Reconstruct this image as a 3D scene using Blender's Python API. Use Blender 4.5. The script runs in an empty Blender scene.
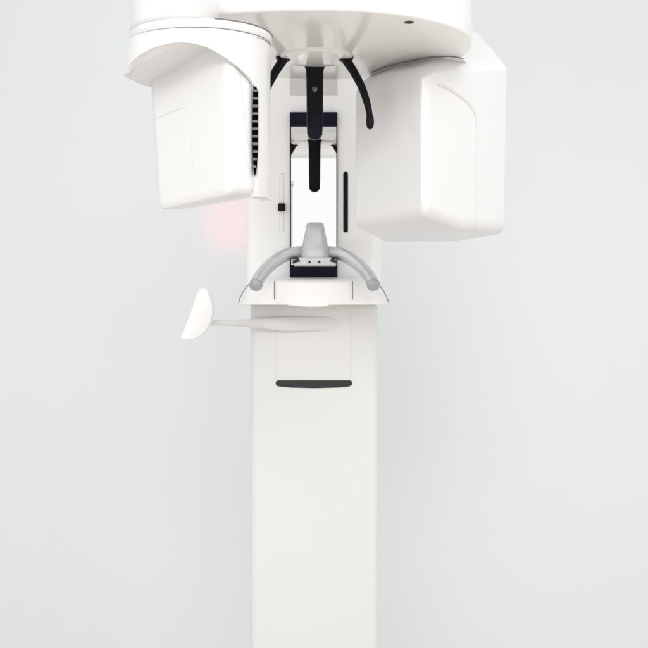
import bpy, bmesh, math
from mathutils import Vector, Matrix
from mathutils.bvhtree import BVHTree

S = bpy.context.scene
COL = S.collection
PI = math.pi
F, DM, CZ = 1170.0, 2.46, 1.35          # focal length in photo pixels, metres to the mirror, lens height


def P(px, py, d):                        # a photo position at distance d -> a point of the place
    return Vector(((px - 324) * d / F, d - DM, CZ + (324 - py) * d / F))


def W(x, d, h):                          # metres right, distance, metres above the lens
    return Vector((x, d - DM, CZ + h))


# ------------------------------------------------------------------ materials
def mat(name, col, rough=0.4, metal=0.0, coat=0.0, bump=0.0, bscale=300, var=0.0, vscale=3.0, rvar=0.05, spec=0.5):
    m = bpy.data.materials.new(name)
    m.use_nodes = True
    nt = m.node_tree
    b = nt.nodes['Principled BSDF']
    b.inputs['Base Color'].default_value = (*col, 1)
    b.inputs['Roughness'].default_value = rough
    b.inputs['Metallic'].default_value = metal
    b.inputs['Coat Weight'].default_value = coat
    b.inputs['Coat Roughness'].default_value = 0.08
    b.inputs['Specular IOR Level'].default_value = spec
    tc = nt.nodes.new('ShaderNodeTexCoord')
    if var > 0:
        n = nt.nodes.new('ShaderNodeTexNoise')
        n.inputs['Scale'].default_value = vscale
        n.inputs['Detail'].default_value = 5
        nt.links.new(tc.outputs['Object'], n.inputs['Vector'])
        r = nt.nodes.new('ShaderNodeMapRange')
        r.inputs['From Min'].default_value = 0.3
        r.inputs['From Max'].default_value = 0.7
        r.inputs['To Min'].default_value = 1 - var
        r.inputs['To Max'].default_value = 1.0
        nt.links.new(n.outputs['Fac'], r.inputs['Value'])
        mx = nt.nodes.new('ShaderNodeMix')
        mx.data_type = 'RGBA'
        mx.blend_type = 'MULTIPLY'
        mx.inputs['Factor'].default_value = 1
        mx.inputs['A'].default_value = (*col, 1)
        nt.links.new(r.outputs['Result'], mx.inputs['B'])
        nt.links.new(mx.outputs['Result'], b.inputs['Base Color'])
    if rvar > 0:
        n2 = nt.nodes.new('ShaderNodeTexNoise')
        n2.inputs['Scale'].default_value = 9
        n2.inputs['Detail'].default_value = 6
        nt.links.new(tc.outputs['Object'], n2.inputs['Vector'])
        r2 = nt.nodes.new('ShaderNodeMapRange')
        r2.inputs['To Min'].default_value = max(0.02, rough - rvar)
        r2.inputs['To Max'].default_value = rough + rvar
        nt.links.new(n2.outputs['Fac'], r2.inputs['Value'])
        nt.links.new(r2.outputs['Result'], b.inputs['Roughness'])
    if bump > 0:
        n3 = nt.nodes.new('ShaderNodeTexNoise')
        n3.inputs['Scale'].default_value = bscale
        n3.inputs['Detail'].default_value = 3
        nt.links.new(tc.outputs['Object'], n3.inputs['Vector'])
        bp = nt.nodes.new('ShaderNodeBump')
        bp.inputs['Strength'].default_value = bump
        bp.inputs['Distance'].default_value = 0.001
        nt.links.new(n3.outputs['Fac'], bp.inputs['Height'])
        nt.links.new(bp.outputs['Normal'], b.inputs['Normal'])
    return m


M_WHITE = mat('white_gloss_plastic', (0.91, 0.908, 0.90), 0.30, coat=0.25, rvar=0)
M_HEAD = mat('off_white_housing', (0.755, 0.755, 0.749), 0.28, coat=0.25, rvar=0)
M_GLOSS = mat('white_lacquer', (0.87, 0.862, 0.845), 0.17, coat=0.3, rvar=0)
M_PANEL = mat('white_painted_steel', (0.70, 0.703, 0.692), 0.4, rvar=0, bump=0.03, bscale=700)
M_CREAM = mat('cream_plastic', (0.85, 0.842, 0.81), 0.38, rvar=0)
M_SEAM = mat('seam_gap', (0.20, 0.195, 0.18), 0.7, rvar=0)
M_FAINT = mat('faint_seam_gap', (0.66, 0.655, 0.63), 0.6, rvar=0)
M_BLACK = mat('black_plastic', (0.003, 0.003, 0.006), 0.38, rvar=0.04, spec=0.16)
M_VOID = mat('vent_black', (0.002, 0.002, 0.002), 0.9, rvar=0, spec=0.03)
M_NAVY = mat('dark_display_glass', (0.006, 0.006, 0.022), 0.5, var=0.5, vscale=120, rvar=0.03, spec=0.15)
M_CHAR = mat('charcoal_rubber', (0.025, 0.025, 0.027), 0.5, rvar=0.06, spec=0.3)
M_SILVER = mat('satin_aluminium', (0.69, 0.695, 0.71), 0.35, metal=0.8, var=0.08, vscale=60, rvar=0.06, bump=0.12, bscale=600)
M_SATIN = mat('matt_aluminium', (0.56, 0.565, 0.58), 0.48, metal=0.6, var=0.08, vscale=60, rvar=0.05, bump=0.12, bscale=600)
M_SILVER2 = mat('pale_aluminium', (0.60, 0.605, 0.615), 0.5, metal=0.3, var=0.08, vscale=90, rvar=0.05)
M_CAP = mat('grey_end_cap', (0.42, 0.425, 0.44), 0.38, metal=0.5)
M_MIRROR = mat('mirror_glass', (0.93, 0.935, 0.93), 0.015, metal=1.0, rvar=0)
M_SLAT = mat('vent_slat_grey', (0.15, 0.147, 0.143), 0.6, spec=0.2)
M_EMBLEM = mat('emblem_grey', (0.30, 0.31, 0.33), 0.4)
M_WALL = mat('wall_paint', (0.735, 0.760, 0.775), 0.75, var=0.02, vscale=0.9, rvar=0.03, bump=0.10, bscale=240, spec=0.25)
M_FLOOR = mat('floor_vinyl', (0.80, 0.735, 0.685), 0.4, var=0.06, vscale=4)


# ------------------------------------------------------------------ mesh helpers
def finish(bm, name, m, parent=None, bevel=0.0, seg=3, sharp=35, bang=28, label=None):
    bmesh.ops.recalc_face_normals(bm, faces=bm.faces[:])
    me = bpy.data.meshes.new(name)
    bm.to_mesh(me)
    bm.free()
    for mm in (m if isinstance(m, (list, tuple)) else [m]):
        me.materials.append(mm)
    me.shade_smooth()
    me.set_sharp_from_angle(angle=math.radians(sharp))
    o = bpy.data.objects.new(name, me)
    COL.objects.link(o)
    if parent is not None:
        o.parent = parent
    if bevel > 0:
        b = o.modifiers.new('edge', 'BEVEL')
        b.width = bevel
        b.segments = seg
        b.limit_method = 'ANGLE'
        b.angle_limit = math.radians(bang)
        b.harden_normals = False
        w = o.modifiers.new('normals', 'WEIGHTED_NORMAL')
        w.keep_sharp = True
    if label:
        o['label'] = label
    return o


def loft(bm, rings, closed=True, caps=True, mi=0):
    rv = [[bm.verts.new(p) for p in r] for r in rings]
    n = len(rv[0])
    for a, b in zip(rv, rv[1:]):
        for i in range(n if closed else n - 1):
            j = (i + 1) % n
            f = bm.faces.new((a[i], a[j], b[j], b[i]))
            f.material_index = mi
    if caps and closed:
        for r in (rv[0][::-1], rv[-1]):
            f = bm.faces.new(r)
            f.material_index = mi
    return rv


def tube(bm, path, rad, n=12, mi=0, flat=1.0, up=None):
    path = [Vector(p) for p in path]
    rings = []
    prev = None
    for i, p in enumerate(path):
        t = (path[min(i + 1, len(path) - 1)] - path[max(i - 1, 0)]).normalized()
        if prev is None:
            u = up or (Vector((0, 0, 1)) if abs(t.z) < 0.9 else Vector((0, 1, 0)))
            a = t.cross(u).normalized()
        else:
            a = (prev - t * prev.dot(t)).normalized()
        prev = a
        b = t.cross(a).normalized()
        r = rad[i] if isinstance(rad, (list, tuple)) else rad
        fl = flat[i] if isinstance(flat, (list, tuple)) else flat
        rings.append([p + a * (r * math.cos(2 * PI * k / n)) + b * (r * fl * math.sin(2 * PI * k / n)) for k in range(n)])
    loft(bm, rings, mi=mi)


def smooth_path(pts, n=8):               # Catmull-Rom through tuples of any length
    pts = [Vector(p) if len(p) < 4 else p for p in pts]
    out = []
    m = len(pts)
    for i in range(m - 1):
        p0, p1, p2, p3 = pts[max(i - 1, 0)], pts[i], pts[i + 1], pts[min(i + 2, m - 1)]
        for k in range(n):
            t = k / n
            out.append(0.5 * ((2 * p1) + (p2 - p0) * t + (2 * p0 - 5 * p1 + 4 * p2 - p3) * t * t + (3 * p1 - p0 - 3 * p2 + p3) * t ** 3))
    out.append(pts[-1])
    return out


def hull(bm, pts):
    vs = [bm.verts.new(p) for p in pts]
    r = bmesh.ops.convex_hull(bm, input=vs)
    bmesh.ops.delete(bm, geom=[e for e in r['geom_interior'] if isinstance(e, bmesh.types.BMVert)], context='VERTS')
    bmesh.ops.dissolve_limit(bm, angle_limit=math.radians(2), verts=bm.verts[:], edges=bm.edges[:])


def prism(bm, outline, y0, y1, mi=0):    # outline of (x, z) in world metres, from y0 back to y1
    a = [Vector((x, y0, z)) for x, z in outline]
    b = [Vector((x, y1, z)) for x, z in outline]
    loft(bm, [a, b], mi=mi)


def pix_outline(pts, d):
    return [(P(x, y, d).x, P(x, y, d).z) for x, y in pts]


def box(bm, x0, x1, y0, y1, z0, z1, mi=0):
    prism(bm, [(x0, z0), (x1, z0), (x1, z1), (x0, z1)], y0, y1, mi)


def rrect(x0, x1, y0, y1, r, n=6):       # rounded rectangle, plan, anticlockwise
    out = []
    for cx, cy, a0 in ((x1 - r, y0 + r, -90), (x1 - r, y1 - r, 0), (x0 + r, y1 - r, 90), (x0 + r, y0 + r, 180)):
        for k in range(n + 1):
            a = math.radians(a0 + 90 * k / n)
            out.append((cx + r * math.cos(a), cy + r * math.sin(a)))
    return out


def bvh_of(objs):
    dg = bpy.context.evaluated_depsgraph_get()
    dg.update()
    res = []
    for o in objs:
        e = o.evaluated_get(dg)
        me = e.to_mesh()
        mw = o.matrix_world
        vs = [mw @ v.co for v in me.vertices]
        res.append(BVHTree.FromPolygons(vs, [tuple(p.vertices) for p in me.polygons]))
        e.to_mesh_clear()
    return res


CAM = Vector((0, -DM, CZ))


def on_surface(trees, px, py):
    dirn = (P(px, py, 1.0) - CAM).normalized()
    best = None
    for t in trees:
        h = t.ray_cast(CAM, dirn)
        if h[0] is not None and (best is None or h[3] < best[1]):
            best = (h[0], h[3])
    return best[0] if best else None


def groove(objs, pts, r, m, parent, name='panel_seam', n=6, smooth=True):   # a joint line lying in the surface of a part
    trees = bvh_of(objs)
    pp = [Vector((x, y, 0)) for x, y in pts]
    if smooth and len(pp) > 2:
        pp = smooth_path(pp, n)
    else:
        q = []
        for a, b in zip(pp, pp[1:]):
            q += [a.lerp(b, k / n) for k in range(n)]
        pp = q + [pp[-1]]
    path = [on_surface(trees, p.x, p.y) for p in pp]
    path = [p for p in path if p is not None]
    if len(path) < 2:
        print('NO SEAM', name, pts)
        return
    bm = bmesh.new()
    tube(bm, path, r, 6)
    return finish(bm, name, m, parent)


# ------------------------------------------------------------------ setting
WALL_Y = 1.1
bm = bmesh.new()
box(bm, -6, 6, WALL_Y, WALL_Y + 0.1, -0.05, 4.2)
o = finish(bm, 'wall', M_WALL); o['kind'] = 'structure'
bm = bmesh.new()
box(bm, -6, 6, -6, WALL_Y - 0.001, -0.05, 0)
o = finish(bm, 'floor', M_FLOOR); o['kind'] = 'structure'

# ------------------------------------------------------------------ the machine
ROOT = bpy.data.objects.new('dental_x_ray_machine', None)
COL.objects.link(ROOT)
ROOT.location = (-0.021, 0.1, 0)
ROOT.empty_display_size = 0.2
ROOT['label'] = 'white dental panoramic x-ray machine on a tall column, with black supports and silver handles'
ROOT['category'] = 'x-ray machine'
bpy.context.view_layer.update()


class Under:                              # parents keep world placement: parts are modelled in world space
    pass


def part(bm, name, m, parent=ROOT, **k):
    o = finish(bm, name, m, None, **k)
    o.parent = parent
    o.matrix_parent_inverse = parent.matrix_world.inverted()
    return o


def pgroove(objs, pts, r, m, parent, **k):
    o = groove(objs, pts, r, m, None, **k)
    if o:
        o.parent = parent
        o.matrix_parent_inverse = parent.matrix_world.inverted()
    return o


# column: lower post
DC = 2.50
xl, xr = P(250, 0, DC).x, P(378, 0, DC).x
xc = (xl + xr) / 2
yf = DC - DM
bm = bmesh.new()
plan = rrect(xl, xr, yf, 0.27, 0.014)
loft(bm, [[Vector((x, y, z)) for x, y in plan] for z in (0.0, 1.45)])
column = part(bm, 'column', M_PANEL, sharp=40)

# carriage: upper face of the column that carries mirror, supports and gantry
cxl, cxr = P(246, 0, DM).x, P(381, 0, DM).x
bm = bmesh.new()
plan = rrect(cxl, cxr, 0.0, 0.25, 0.03, 8)
zb = P(0, 304.5, DM).z
loft(bm, [[Vector((x, y, z)) for x, y in plan] for z in (zb, 2.25)])
carriage = part(bm, 'carriage', M_WHITE, sharp=40)
bpy.context.view_layer.update()

# grip slot, dark, let into the column
bm = bmesh.new()
pts = [(278, 380.2), (350, 380.2), (351.7, 381.2), (352.3, 383.2), (351.5, 385.3), (349, 386.5), (338, 387.6), (314, 388.2), (290, 387.6), (279, 386.5), (276.3, 385.3), (275.5, 383.2), (276.2, 381.2)]
prism(bm, pix_outline(pts, DC), yf - 0.0015, yf + 0.01)
part(bm, 'grip_slot', M_CHAR, column, bevel=0.001, label='dark grey rounded slot in the white column')
bm = bmesh.new()
ctr = Vector((314, 384, 0))
big = [(314 + (x - 314) * 1.012, 384 + (y - 384) * 1.16) for x, y in pts]
ring_o = pix_outline(big, DC); ring_i = pix_outline(pts, DC)
rim = [[Vector((x, yf - 0.0008, z)) for x, z in ring_o], [Vector((x, yf - 0.0008, z)) for x, z in ring_i], [Vector((x, yf + 0.004, z)) for x, z in ring_i]]
loft(bm, rim, caps=False)
part(bm, 'slot_rim', M_PANEL, column)
pgroove([column], [(276.5, 312), (276.5, 379)], 0.0006, M_FAINT, column)
pgroove([column], [(351, 312), (351, 379)], 0.0006, M_FAINT, column)
pgroove([column], [(351, 390), (351, 432)], 0.0003, M_FAINT, column)

# mirror with dark frame, header and display
bm = bmesh.new()
x0, x1 = P(291.2, 0, DM).x, P(336.3, 0, DM).x
z0, z1 = P(0, 265, DM).z, P(0, 127, DM).z
box(bm, x0, x1, -0.0042, 0.003, z0, z1)
for v in bm.verts:                       # hung a touch out of true
    if v.co.y < 0:
        v.co.y += 0.0085 * (v.co.x - (x0 + x1) / 2) - 0.006 * (v.co.z - (z0 + z1) / 2)
mirror = part(bm, 'mirror', M_MIRROR)
bm = bmesh.new()
fx0, fx1 = P(290, 0, DM).x, P(337.4, 0, DM).x
box(bm, fx0, x0, -0.006, 0.001, z0, z1)
box(bm, x1, fx1, -0.006, 0.001, z0, z1)
part(bm, 'mirror_frame', M_BLACK, mirror)
bm = bmesh.new()
box(bm, fx0, fx1, -0.012, 0.001, z1, P(0, 113, DM).z)
part(bm, 'mirror_header', M_NAVY, mirror, bevel=0.001)
bm = bmesh.new()
box(bm, fx0, fx1, -0.012, 0.001, P(0, 277, DM).z, z0)
part(bm, 'display_panel', M_NAVY, mirror, bevel=0.0012, label='dark navy display strip under the mirror')
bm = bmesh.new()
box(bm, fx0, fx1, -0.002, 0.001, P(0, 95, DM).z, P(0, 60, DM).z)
part(bm, 'grey_panel', mat('pale_grey_plate', (0.62, 0.61, 0.6), 0.4), carriage, bevel=0.0008)  # thin pale grey panel on the carriage above the mirror

# slider groove on the left, black slot on the right
bm = bmesh.new()
gx, hw = P(281.8, 0, DM).x, 0.0042
ga, gb = P(0, 232, DM).z, P(0, 174, DM).z
for s in (-1, 1):
    tube(bm, [Vector((gx + s * hw, 0, ga)), Vector((gx + s * hw, 0, gb))], 0.0007, 6)
for z in (ga, gb):
    tube(bm, [Vector((gx - hw, 0, z)), Vector((gx + hw, 0, z))], 0.0008, 6)
sg = part(bm, 'slider_groove', M_FAINT, carriage)
bm = bmesh.new()
box(bm, P(278.2, 0, DM).x, P(285.2, 0, DM).x, -0.009, 0.001, P(0, 211.3, DM).z, P(0, 203.6, DM).z)
part(bm, 'slider_knob', M_BLACK, carriage, bevel=0.002)
bm = bmesh.new()
a, b = P(343.3, 0, DM).x, P(347.9, 0, DM).x
prism(bm, [(x, z) for x, z in rrect(a, b, P(0, 232.5, DM).z, P(0, 172, DM).z, (b - a) * 0.4, 4)], -0.0015, 0.003)
part(bm, 'dark_slot', M_BLACK, carriage, label='thin black vertical slot right of the mirror')

# support base: flared shelf under the handles
bm = bmesh.new()
rings = []
N = 40
DB = 2.42
for (py, hwpx, dep) in ((277.5, 58, 0.010), (279.5, 62.5, 0.028), (284, 65.5, 0.040), (290, 69, 0.050), (297, 72.5, 0.058), (302, 75, 0.062), (304.3, 75.4, 0.062), (305.6, 74, 0.058)):
    hw = hwpx * DB / F
    z = P(0, py, DB).z
    r = []
    for k in range(N + 1):
        a = PI * k / N
        e = 0.42
        cx, sx = math.cos(a), math.sin(a)
        r.append(Vector((xc - 0.0005 + hw * math.copysign(abs(cx) ** e, cx), 0.035 - (dep + 0.035) * abs(sx) ** 0.55, z)))
    rings.append(r)
loft(bm, rings)
base = part(bm, 'support_base', M_WHITE, sharp=50)
# front panel of the base
bm = bmesh.new()
rings = []
for t in range(13):
    u = -1 + t / 6
    x = P(313.5 + 38.5 * u, 0, 2.39).x
    y = -0.071 + 0.010 * u * u
    zb_ = P(0, 306.8 - 4.2 * u * u, 2.39).z
    zt = P(0, 280.2, 2.39).z
    rings.append([Vector((x, y, zb_)), Vector((x, y, zt - 0.006)), Vector((x, y + 0.004, zt)), Vector((x, 0.0, zt)), Vector((x, 0.0, zb_))])
loft(bm, rings)
fp = part(bm, 'front_panel', M_WHITE, base, bevel=0.002, sharp=50)
for sx_ in (-1, 1):
    X = 313.5 + sx_ * 39.0
    bm = bmesh.new()
    tube(bm, [P(X, 281, 2.394) + Vector((0, 0, 0)), P(X, 299.5, 2.394)], 0.0011, 6)
    o = part(bm, 'panel_seam', M_SEAM, base)
bm = bmesh.new()
tube(bm, [P(275, 279.6, 2.396), P(352, 279.6, 2.396)], 0.0007, 6)
part(bm, 'panel_seam', M_FAINT, base)
for sx_ in (-1, 1):
    bm = bmesh.new()
    pts = [(313.6 + sx_ * u, v) for u, v in ((61.5, 281.5), (67.5, 287.5), (72, 294.5), (75.3, 303))]
    tube(bm, smooth_path([P(x, y, 2.435) for x, y in pts]), 0.0010, 6)
    part(bm, 'panel_seam', M_SEAM, base)
M_OLIVE = mat('olive_gap_shade', (0.34, 0.33, 0.27), 0.6)
for a, b in ((251, 288), (328, 376)):
    bm = bmesh.new()
    tube(bm, [P(a, 305.2, 2.365), P(b, 305.2, 2.365)], 0.0008, 6)
    part(bm, 'base_gap_shade', M_OLIVE, base)  # gap shadow under the base, put in as dark olive strips

# silver handle
DH = 2.375
bm = bmesh.new()
rings = []
for (py, w, yb, yt) in ((222.0, 7.2, 0.0, 0.020), (223.3, 8.5, -0.003, 0.023), (232, 10.3, -0.006, 0.026), (245, 13.0, -0.009, 0.03), (250, 14.2, -0.0125, 0.03), (254, 15.1, -0.0135, 0.034), (258.5, 15.8, -0.0138, 0.034)):
    c = P(315, py, DH)
    hw = w * DH / F
    n = 28
    rings.append([Vector((c.x + hw * math.copysign(abs(math.cos(2 * PI * k / n)) ** 0.45, math.cos(2 * PI * k / n)),
                          c.y + (yb + yt) / 2 + 0.01 + (yt - yb) / 2 * math.copysign(abs(math.sin(2 * PI * k / n)) ** 0.6, math.sin(2 * PI * k / n)), c.z)) for k in range(n)])
loft(bm, rings)
post = part(bm, 'handle_post', M_SATIN, sharp=50)
bm = bmesh.new()
o1 = [(293.5, 265.5), (336, 265.5), (336, 262.5), (331, 260.5), (331.5, 257.5), (298.5, 257.5), (299, 260.5), (294, 262.5)]
prism(bm, pix_outline(o1, DH), DH - DM - 0.012, DH - DM + 0.05)
br = part(bm, 'handle_bracket', M_SILVER2, post, bevel=0.0015)
for x in (309.6, 319.2):
    bm = bmesh.new()
    c = P(x, 262.4, DH)
    tube(bm, [c + Vector((0, -0.0135, 0)), c + Vector((0, -0.01, 0))], 0.0026, 12)
    part(bm, 'screw', M_CHAR, post)
for s in (-1, 1):
    bm = bmesh.new()
    o2 = [(315 + s * 14.5, 261.5), (315 + s * 22, 263.8), (315 + s * 22, 261), (315 + s * 17, 259)]
    prism(bm, pix_outline(o2, DH), DH - DM - 0.0145, DH - DM + 0.03)
    part(bm, 'bracket_pad', M_CHAR, post)
    # curved grip
    bm = bmesh.new()
    pts = [(10, 252.8, 2.400), (19, 252.6, 2.388), (31, 256.0, 2.36), (43, 264.0, 2.33), (52, 273.5, 2.30), (57.3, 281.5, 2.275), (58.8, 285.0, 2.265)]
    path = smooth_path([P(314.6 + s * x, y, d) for x, y, d in pts], 7)
    tube(bm, path, [0.0128 + 0.0002 * math.sin(i / len(path) * PI) for i in range(len(path))], 20)
    g = part(bm, 'handle_grip', M_SILVER, post, sharp=60)
    bm = bmesh.new()
    d = (path[-1] - path[-3]).normalized()
    tube(bm, [path[-1] - d * 0.002, path[-1], path[-1] + d * 0.002, path[-1] + d * 0.0045, path[-1] + d * 0.0065, path[-1] + d * 0.0074], [0.0131, 0.0134, 0.0130, 0.0112, 0.0075, 0.002], 24)
    part(bm, 'end_cap', M_CAP, post, sharp=60)

# side arm with its half round paddle
bm = bmesh.new()
path = smooth_path([P(338, 323.4, 2.5065), P(330, 323.6, 2.503), P(316, 324, 2.4985), P(290, 324.2, 2.494), P(272, 323.8, 2.489), P(262, 323.4, 2.482), P(255, 323.2, 2.472), P(238, 323, 2.45), P(206, 322.5, 2.42)], 6)
n = len(path)


def ease(t):
    t = min(1, max(0, t))
    return t * t * (3 - 2 * t)


xs = [324 + p.x * F / (p.y + DM) for p in path]
wid = [ease((x - 225) / 65) for x in xs]
rr_ = [0.0060 + 0.0012 * w_ for w_ in wid]
fl_ = [1.0 + 1.15 * w_ for w_ in wid]
rr_[0] *= 0.45
rr_[1] *= 0.7
tube(bm, path, rr_, 24, flat=fl_)
arm = part(bm, 'side_arm', M_PANEL, sharp=60)
bm = bmesh.new()
out = [(200.5, 288.2), (205.5, 288), (208.7, 291), (212, 300), (213.6, 309), (212.6, 318), (209.5, 326), (204, 333.5), (197.5, 338), (190, 340), (184, 340.3), (181.8, 338.5), (182.3, 335.5), (187, 324), (192, 311), (197, 295)]
out2 = [Vector((x, y, 0)) for x, y in out]
sm = smooth_path(out2 + [out2[0]], 3)[:-1]
d0 = 2.40
rings = []
for k, (sc, dy) in enumerate(((0.93, -0.016), (0.975, -0.0145), (0.995, -0.011), (1.0, 0.0), (0.99, 0.020), (0.94, 0.032), (0.78, 0.040))):
    cx = sum(p.x for p in sm) / len(sm); cy = sum(p.y for p in sm) / len(sm)
    rings.append([P(cx + (p.x - cx) * sc, cy + (p.y - cy) * sc, d0) + Vector((0, dy, 0)) for p in sm])
loft(bm, rings)
part(bm, 'paddle', M_WHITE, arm, sharp=50, label='white half round paddle at the end of the side arm')

# ------------------------------------------------------------------ gantry
HU = 0.448
GC = Vector((0.002, 1.91))
GR = 0.238
outl = []
for k in range(73):
    a = math.radians(-96 + 280 * k / 72)
    outl.append((GC.x + GR * math.cos(a), GC.y + GR * math.sin(a)))
outl += [(-0.250, 1.78), (-0.262, 1.70), (-0.255, 1.64), (-0.225, 1.625), (-0.175, 1.68), (-0.143, 1.696), (-0.10, 1.683), (-0.06, 1.675)]
gc = Vector((sum(x for x, _ in outl) / len(outl), sum(y for _, y in outl) / len(outl)))
bm = bmesh.new()
rings = []
for inset, h in ((0.006, HU), (0.003, HU + 0.0005), (0.001, HU + 0.0018), (0.0002, HU + 0.004), (0, HU + 0.007), (0, HU + 0.24), (0.02, HU + 0.26)):
    r = []
    m = len(outl)
    for i, (x, y) in enumerate(outl):
        a, b = Vector(outl[i - 1]), Vector(outl[(i + 1) % m])
        t = (b - a).normalized()
        nrm = Vector((-t.y, t.x))
        q = Vector((x, y)) + nrm * inset
        r.append(W(q.x, q.y, h))
    rings.append(r)
loft(bm, rings)
gantry = part(bm, 'gantry_arm', M_GLOSS, sharp=50)
# fixed shoulder joining gantry and column (above the picture)
bm = bmesh.new()
plan = rrect(-0.17, 0.13, -0.62, 0.28, 0.08, 8)
loft(bm, [[Vector((x, y, z)) for x, y in plan] for z in (CZ + HU + 0.262, CZ + HU + 0.40)])
part(bm, 'shoulder', M_WHITE, bevel=0.01, sharp=40)
# boss that carries the head supports
bm = bmesh.new()
BC = Vector((-0.0135, 1.965))
rings = []
for r, h in ((0.061, HU + 0.004), (0.061, HU - 0.0012), (0.0595, HU - 0.0032), (0.056, HU - 0.004)):
    rings.append([W(BC.x + r * math.cos(2 * PI * k / 48), BC.y + r * math.sin(2 * PI * k / 48), h) for k in range(48)])
loft(bm, rings)
part(bm, 'support_boss', M_GLOSS, gantry, sharp=40)
c = P(409, 22, HU * F / (324 - 22))
bm = bmesh.new()
rings = [[c + Vector((r * math.cos(2 * PI * k / 24) * 1.0, r * 1.0 * math.sin(2 * PI * k / 24), z)) for k in range(24)] for r, z in ((0.0072, 0.002), (0.0072, -0.0008), (0.006, -0.0014))]
loft(bm, rings)
part(bm, 'sensor_window', M_CHAR, gantry)
pgroove([gantry], [(368, 71.5), (380, 66.5), (390, 60.5), (395.5, 56), (398, 51)], 0.0006, M_FAINT, gantry)

# forehead support
DF = 2.03
bm = bmesh.new()
rings = []
top = HU - 0.0035
cx = P(314.8, 0, DF).x
cy = DF - DM
for (py, w, t) in ((66.0, 10.2, 0.010), (67.6, 9.9, 0.0095), (70, 8.9, 0.0085), (80, 8.5, 0.008), (100, 8.3, 0.007), (122, 8.1, 0.006)):
    z = P(0, py, DF).z
    hw = w * DF / F
    n = 24
    rings.append([Vector((cx + hw * math.copysign(abs(math.cos(2 * PI * k / n)) ** 0.5, math.cos(2 * PI * k / n)), cy + t * math.copysign(abs(math.sin(2 * PI * k / n)) ** 0.6, math.sin(2 * PI * k / n)), z)) for k in range(n)])
rings.insert(0, [v + Vector((0, 0, CZ + HU - v.z - 0.003)) for v in rings[0]])
z = P(0, 132, DF).z
hw = 8.1 * DF / F
for a in (20, 40, 58, 72, 83):
    a = math.radians(a)
    zz = z - hw * math.sin(a)
    ww = hw * math.cos(a)
    n = 24
    rings.append([Vector((cx + ww * math.copysign(abs(math.cos(2 * PI * k / n)) ** 0.5, math.cos(2 * PI * k / n)), cy + 0.006 * math.copysign(abs(math.sin(2 * PI * k / n)) ** 0.6, math.sin(2 * PI * k / n)), zz)) for k in range(n)])
loft(bm, rings)
fore = part(bm, 'forehead_support', M_BLACK, sharp=50)
bm = bmesh.new()
tube(bm, [Vector((cx, cy - 0.0105, z)), Vector((cx, cy - 0.009, z)), Vector((cx, cy, z))], [0.0112, 0.0128, 0.0132], 32)
part(bm, 'pivot_knob', M_NAVY, fore, sharp=40)
bm = bmesh.new()
zc = P(0, 90, DF).z
ang = [2 * PI * k / 24 for k in range(25)]
tube(bm, [Vector((cx + 0.0037 * math.cos(a), cy - 0.0076, zc + 0.0037 * math.sin(a))) for a in ang], 0.0007, 6)
tube(bm, [Vector((cx + 0.0012 * math.cos(a), cy - 0.0076, zc + 0.0012 * math.sin(a))) for a in ang], 0.0007, 6)
part(bm, 'emblem', M_EMBLEM, fore)

# temple supports, a pair of curved black hooks
DT = 1.965
for s in (-1, 1):
    bm = bmesh.new()
    pts = [(30.8, 57.5, 1.965), (33.5, 63, 1.962), (39.3, 72, 1.957), (47, 87, 1.95), (52.2, 102, 1.945), (54.8, 114, 1.942), (55.5, 122, 1.941), (55.2, 129.3, 1.941)]
    path = smooth_path([P(314.6 + s * x, y, d) for x, y, d in pts], 8)
    n = len(path)
    rad = []
    for i in range(n):
        u = i / (n - 1)
        r = 0.0092 - 0.0034 * min(1, u / 0.7)
        if u > 0.72:
            r = 0.0058 + 0.0015 * math.sin(min(1, (u - 0.72) / 0.13) * PI / 2)
        if u > 0.85:
            r = 0.0073 * math.sqrt(max(0.05, 1 - ((u - 0.85) / 0.155) ** 2))
        rad.append(r)
    tube(bm, path, rad, 16, flat=0.9)
    t = part(bm, 'temple_support', M_BLACK, sharp=60)
    bm = bmesh.new()
    c = path[0]
    rings = []
    for r, dz in ((0.0132, HU + CZ - c.z - 0.0036), (0.0136, 0.002), (0.012, -0.001), (0.0098, -0.006)):
        rings.append([Vector((c.x + r * math.cos(2 * PI * k / 24), c.y + r * math.sin(2 * PI * k / 24), c.z + dz)) for k in range(24)])
    loft(bm, rings)
    part(bm, 'mounting_collar', M_BLACK, t, sharp=50)

# ------------------------------------------------------------------ detector head, right
bm = bmesh.new()
A, B_, N_, E1, E2, F_, G_ = (.0505, 1.955), (.092, 1.885), (.1535, 1.79), (.2352, 1.885), (.308, 1.97), (.258, 2.2), (.108, 2.2)
pts = [W(*A, .162), W(*B_, .161), W(*N_, .1637), W(*E1, .148), W(*E2, .1515), W(*F_, .154), W(*G_, .154)]
pts += [W(A[0] + .001, A[1] + .01, .402), W(B_[0] + .001, B_[1], .402), W(N_[0], N_[1] + .01, .392), W(.181, 1.842, .388), W(.2449, 1.888, .350), W(.2227, 1.895, .4225), W(.3135, 1.975, .437),
        W(.262, 2.05, .526), W(.20, 2.2, .526), W(.262, 2.2, .46), W(.108, 2.2, .43)]
pts = [CAM + (p - CAM) * 1.055 for p in pts]
hull(bm, pts)
det = part(bm, 'detector_head', M_HEAD, bevel=0.018, seg=8, bang=12, sharp=60)
bpy.context.view_layer.update()
M_JOINT = mat('grey_cover_joint', (0.70, 0.698, 0.69), 0.4, rvar=0)
pgroove([det], [(438, 84), (452, 91), (466, 101), (473.5, 111), (476.5, 124), (476.6, 160), (476.2, 200), (475.6, 229)], 0.0026, M_JOINT, det, name='cover_joint')
bm = bmesh.new()
npl = [(.082, 2.09), (.09, 2.07), (.105, 2.04), (.13, 2.007), (.178, 1.962), (.21, 1.957), (.235, 1.972), (.25, 2.02), (.25, 2.15), (.10, 2.17)]
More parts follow.
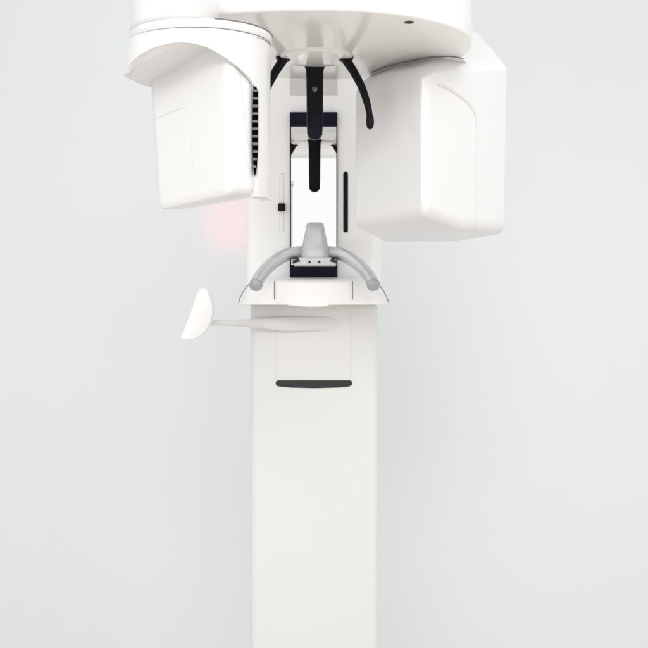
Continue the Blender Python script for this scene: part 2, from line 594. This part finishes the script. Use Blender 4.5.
loft(bm, [[W(.17 + (x - .17) * g, min(d + e, 2.22), h) for x, d in npl] for g, e, h in ((.5, .14, .415), (.62, .11, .433), (.78, .06, .4425), (.93, .018, .4452), (1.0, 0.0, .4465))])
neck = part(bm, 'detector_neck', M_HEAD, det, sharp=50)
bm = bmesh.new()
tube(bm, smooth_path([W(x - 0.0004, d - 0.001, HU - 0.0008) for x, d in npl[1:7]], 5), 0.0010, 6)
part(bm, 'neck_seam', M_SEAM, det)

# ------------------------------------------------------------------ tube head, left
HC = Vector((-0.1696, 1.60))
bm = bmesh.new()                                   # body
L, Mi, R, R2 = (-.231, 1.63), (-.124, 1.519), (-.0927, 1.549), (-.089, 1.575)
pts = [W(*L, .158), W(*Mi, .1674), W(*R, .1708), W(*R2, .173), W(-.085, 1.70, .187), W(-.225, 1.72, .1655)]
pts += [W(-.2440, 1.632, .36), W(-.124, 1.520, .3803), W(-.0927, 1.550, .3803), W(-.089, 1.575, .3803), W(-.085, 1.69, .3803), W(-.232, 1.69, .36)]
hull(bm, pts)
tubeh = part(bm, 'tube_head', M_HEAD, bevel=0.012, seg=4, bang=14, sharp=60)

edge = [(127.2, 74), (129.5, 66), (133.5, 60), (140, 54.5), (150, 48.8), (160, 45.2), (172, 42.8), (182, 42), (194, 43.4), (205, 46.3), (215, 51), (228, 59.2), (240, 68), (248, 75.5), (253.5, 82.5), (256.3, 88), (257.4, 94), (257.7, 110)]


def edge_y(x):
    for (xa, ya), (xb, yb) in zip(edge, edge[1:]):
        if xa <= x <= xb:
            return ya + (yb - ya) * (x - xa) / (xb - xa)
    return 74 if x < 130 else None


def shell_pt(th, h, grow=0.0):
    # hood section: a touch wider lower down on the left
    t = max(0.0, min(1.0, (.3815 - h) / .05))
    r = 0.0972 + grow + (0.008 * t * max(0.0, -math.cos(th)) if math.cos(th) < 0 else -0.001 * t)
    return (HC.x + r * math.cos(th), HC.y + r * math.sin(th))


bm = bmesh.new()
HS = .3805
EXTRA = [318.2 + 0.12 * k for k in range(60)]
TH = [math.radians(180.5 + 360 * k / 180) for k in range(180)] + [math.radians(a) for a in EXTRA]
TH.sort()
outer, low = [], []
for th in TH:
    deg = math.degrees(th) % 360
    x, d = shell_pt(th, .35)
    px = 324 + x * F / d
    if deg <= 180 and deg > 0:                     # back half
        u = deg / 180
        if deg < 60:
            h = .168 + .016 * deg / 60
        elif deg < 75:
            h = .184 + (.340 - .184) * (deg - 60) / 15
        else:
            h = .340
    else:
        y = edge_y(px)
        if y is None or px > 257.7:
            h = 127.5 * d / F if px < 274 else .167
            h = max(.165, min(.17, h))
        else:
            h = (324 - y) * d / F
    low.append(h)
# close columns of quads from the seam down to the rim
ROWS = 14
cols = []
for th, h in zip(TH, low):
    c_ = []
    for k in range(ROWS + 1):
        hh = HS + (h - HS) * k / ROWS
        x, d = shell_pt(th, hh)
        c_.append(bm.verts.new(W(x, d, hh)))
    cols.append(c_)
n = len(cols)
for i in range(n):
    a, b = cols[i], cols[(i + 1) % n]
    for k in range(ROWS):
        bm.faces.new((a[k], b[k], b[k + 1], a[k + 1]))
# top disc, lip and underside
bm.faces.new([c_[0] for c_ in cols])
lip, und = [], []
for c_, th, h in zip(cols, TH, low):
    p = c_[-1].co
    q = Vector((HC.x, HC.y - DM, p.z))
    dirn = (q - p); dirn.z = 0; dirn.normalize()
    lip.append(bm.verts.new(p + dirn * 0.0045 + Vector((0, 0, 0.0005))))
    q = p + dirn * 0.012
    if h > .3:                                     # the sloping underside of the hood
        q.z = CZ + max(.5908 + .209 * q.x - .1265 * (q.y + DM), h - .006)
    und.append(bm.verts.new(q))
cen = bm.verts.new(W(HC.x, HC.y, .353))
for i in range(n):
    j = (i + 1) % n
    bm.faces.new((cols[i][-1], cols[j][-1], lip[j], lip[i]))
    bm.faces.new((lip[i], lip[j], und[j], und[i]))
    bm.faces.new((und[i], und[j], cen))
hood = part(bm, 'hood', M_HEAD, tubeh, sharp=14)

# ring and upper collar
bm = bmesh.new()
rings = []
for r, h in ((.0958, .3818), (.0968, .3828), (.0968, .3925), (.0955, .394)):
    rings.append([W(HC.x + .0018 + r * math.cos(2 * PI * k / 96), HC.y + r * math.sin(2 * PI * k / 96), h) for k in range(96)])
loft(bm, rings)
rng = part(bm, 'collar_ring', M_HEAD, tubeh, sharp=50)
bm = bmesh.new()
rings = []
for r, h in ((.0958, .3785), (.0950, .3822)):
    rings.append([W(HC.x + .0018 + r * math.cos(2 * PI * k / 96), HC.y + r * math.sin(2 * PI * k / 96), h) for k in range(96)])
loft(bm, rings)
part(bm, 'ring_seam', M_SEAM, tubeh)
bm = bmesh.new()
rings = []
for h in (.3935, .70):
    rr = []
    for k in range(96):
        a = 2 * PI * k / 96
        # a rounded lobe: follows the ring on the left and front, drawn in on the right
        x = .0965 * math.cos(a)
        y = .0965 * math.sin(a)
        if x > 0:
            x *= 0.235
        rr.append(W(HC.x + .0018 + x, HC.y + y, h))
    rings.append(rr)
loft(bm, rings)
part(bm, 'upper_collar', M_HEAD, tubeh, bevel=0.012, seg=5, bang=40, sharp=50)
bm = bmesh.new()
tube(bm, [W(HC.x + .0018 + .0968 * math.cos(math.radians(a)), HC.y + .0968 * math.sin(math.radians(a)), .3935) for a in range(-74, 8, 4)], 0.0009, 6)
part(bm, 'ring_seam', M_SEAM, tubeh)

# vent between hood strip and body
dv = 1.549
bm = bmesh.new()
o3 = [(253.6, 84), (256.2, 86.5), (258.3, 92), (258.3, 150), (257, 166), (255, 175.5), (254, 174), (253.2, 160), (252.6, 140), (253.0, 96)]
prism(bm, pix_outline(o3, dv), dv - DM - 0.0035, dv - DM + 0.02)
vent = part(bm, 'vent_slot', M_VOID, tubeh)
for k in range(11):
    y = 91.5 + 7.55 * k
    xr_ = 258.1 if y < 150 else 258.1 - (y - 150) * 0.11
    xl_ = 252.8 + (0.4 if y > 150 else 0)
    bm = bmesh.new()
    a = [P(xl_, y - 1.3, dv), P(xr_, y - 1.3, dv), P(xr_, y + 1.3, dv), P(xl_, y + 1.3, dv)]
    ring1 = [v + Vector((0, -0.0060 if i > 1 else -0.0042, 0)) for i, v in enumerate(a)]
    ring2 = [v + Vector((0, 0.004, 0)) for v in a]
    loft(bm, [ring1, ring2])
    part(bm, 'louvre', M_SLAT, tubeh)
pgroove([tubeh, hood], [(239, 66.5), (240.5, 80), (242.5, 97), (248, 145), (253.8, 193)], 0.00055, M_FAINT, tubeh)
pgroove([tubeh, hood], [(149, 121.5), (160, 117), (173, 111.5), (185, 107.5)], 0.0004, M_FAINT, tubeh)
pgroove([tubeh, hood], [(191, 138), (193, 160), (195, 186)], 0.0004, M_FAINT, tubeh)

# ------------------------------------------------------------------ lights, world, camera
def area(name, loc, target, sx, sy, power, col=(1, 1, 1)):
    l = bpy.data.lights.new(name, 'AREA')
    l.shape = 'RECTANGLE'
    l.size, l.size_y = sx, sy
    l.energy = power
    l.color = col
    o = bpy.data.objects.new(name, l)
    COL.objects.link(o)
    o.location = loc
    o.rotation_euler = (Vector(target) - Vector(loc)).to_track_quat('-Z', 'Y').to_euler()
    return o


area('overhead_fill', (0.2, -2.2, 3.5), (0, 0.2, 1.6), 3.0, 2.0, 9, (1, 0.99, 0.97))  # added softbox overhead, general light with no fixture behind it
area('front_fill', (0.12, -3.4, 2.80), (0, 0, 1.45), 2.0, 0.7, 2.9, (1, 1, 1)).data.spread = math.radians(46)  # added frontal fill, brightens the carriage and the middle of the wall
area('low_fill', (-0.85, -3.2, 0.70), (0, 0, 1.5), 1.4, 0.9, 9, (1, 0.985, 0.97))  # added low fill to lift the undersides and carriage
area('side_fill', (2.6, -1.9, 2.1), (0.1, 0, 1.6), 1.6, 1.6, 7, (1, 0.99, 0.97))
sp = bpy.data.lights.new('positioning_lamp', 'SPOT')     # the red positioning light under the tube head
sp.energy = 34
sp.color = (1.0, 0.06, 0.12)
sp.spot_size = math.radians(7.2)
sp.spot_blend = 1.0
sp.shadow_soft_size = 0.004
so = bpy.data.objects.new('positioning_lamp', sp)
COL.objects.link(so)
so.location = W(-.17, 1.66, .155)
so.rotation_euler = (P(230, 224, DM + WALL_Y) - so.location).to_track_quat('-Z', 'Y').to_euler()

w = bpy.data.worlds.new('World')
S.world = w
w.use_nodes = True
nt = w.node_tree
bg = nt.nodes['Background']
bg.inputs['Strength'].default_value = 0.95
tc = nt.nodes.new('ShaderNodeTexCoord')
sx = nt.nodes.new('ShaderNodeSeparateXYZ')
nt.links.new(tc.outputs['Generated'], sx.inputs['Vector'])
rp = nt.nodes.new('ShaderNodeValToRGB')
mr = nt.nodes.new('ShaderNodeMapRange')
mr.inputs['From Min'].default_value = -1
nt.links.new(sx.outputs['Z'], mr.inputs['Value'])
nt.links.new(mr.outputs['Result'], rp.inputs['Fac'])
rp.color_ramp.elements[0].position = 0.38
rp.color_ramp.elements[0].color = (0.72, 0.735, 0.74, 1)
rp.color_ramp.elements[1].position = 0.50
rp.color_ramp.elements[1].color = (1.0, 1.0, 0.995, 1)
nt.links.new(rp.outputs['Color'], bg.inputs['Color'])

cam = bpy.data.cameras.new('camera')
cam.sensor_width = 36
cam.lens = 36 * F / 648
cam.clip_end = 50
co = bpy.data.objects.new('camera', cam)
COL.objects.link(co)
co.location = CAM
co.rotation_euler = (PI / 2, 0, 0)
S.camera = co
S.view_settings.view_transform = 'Standard'
S.view_settings.look = 'None'
S.view_settings.exposure = 0.13
S.view_settings.gamma = 1
S.cycles.max_bounces = 10
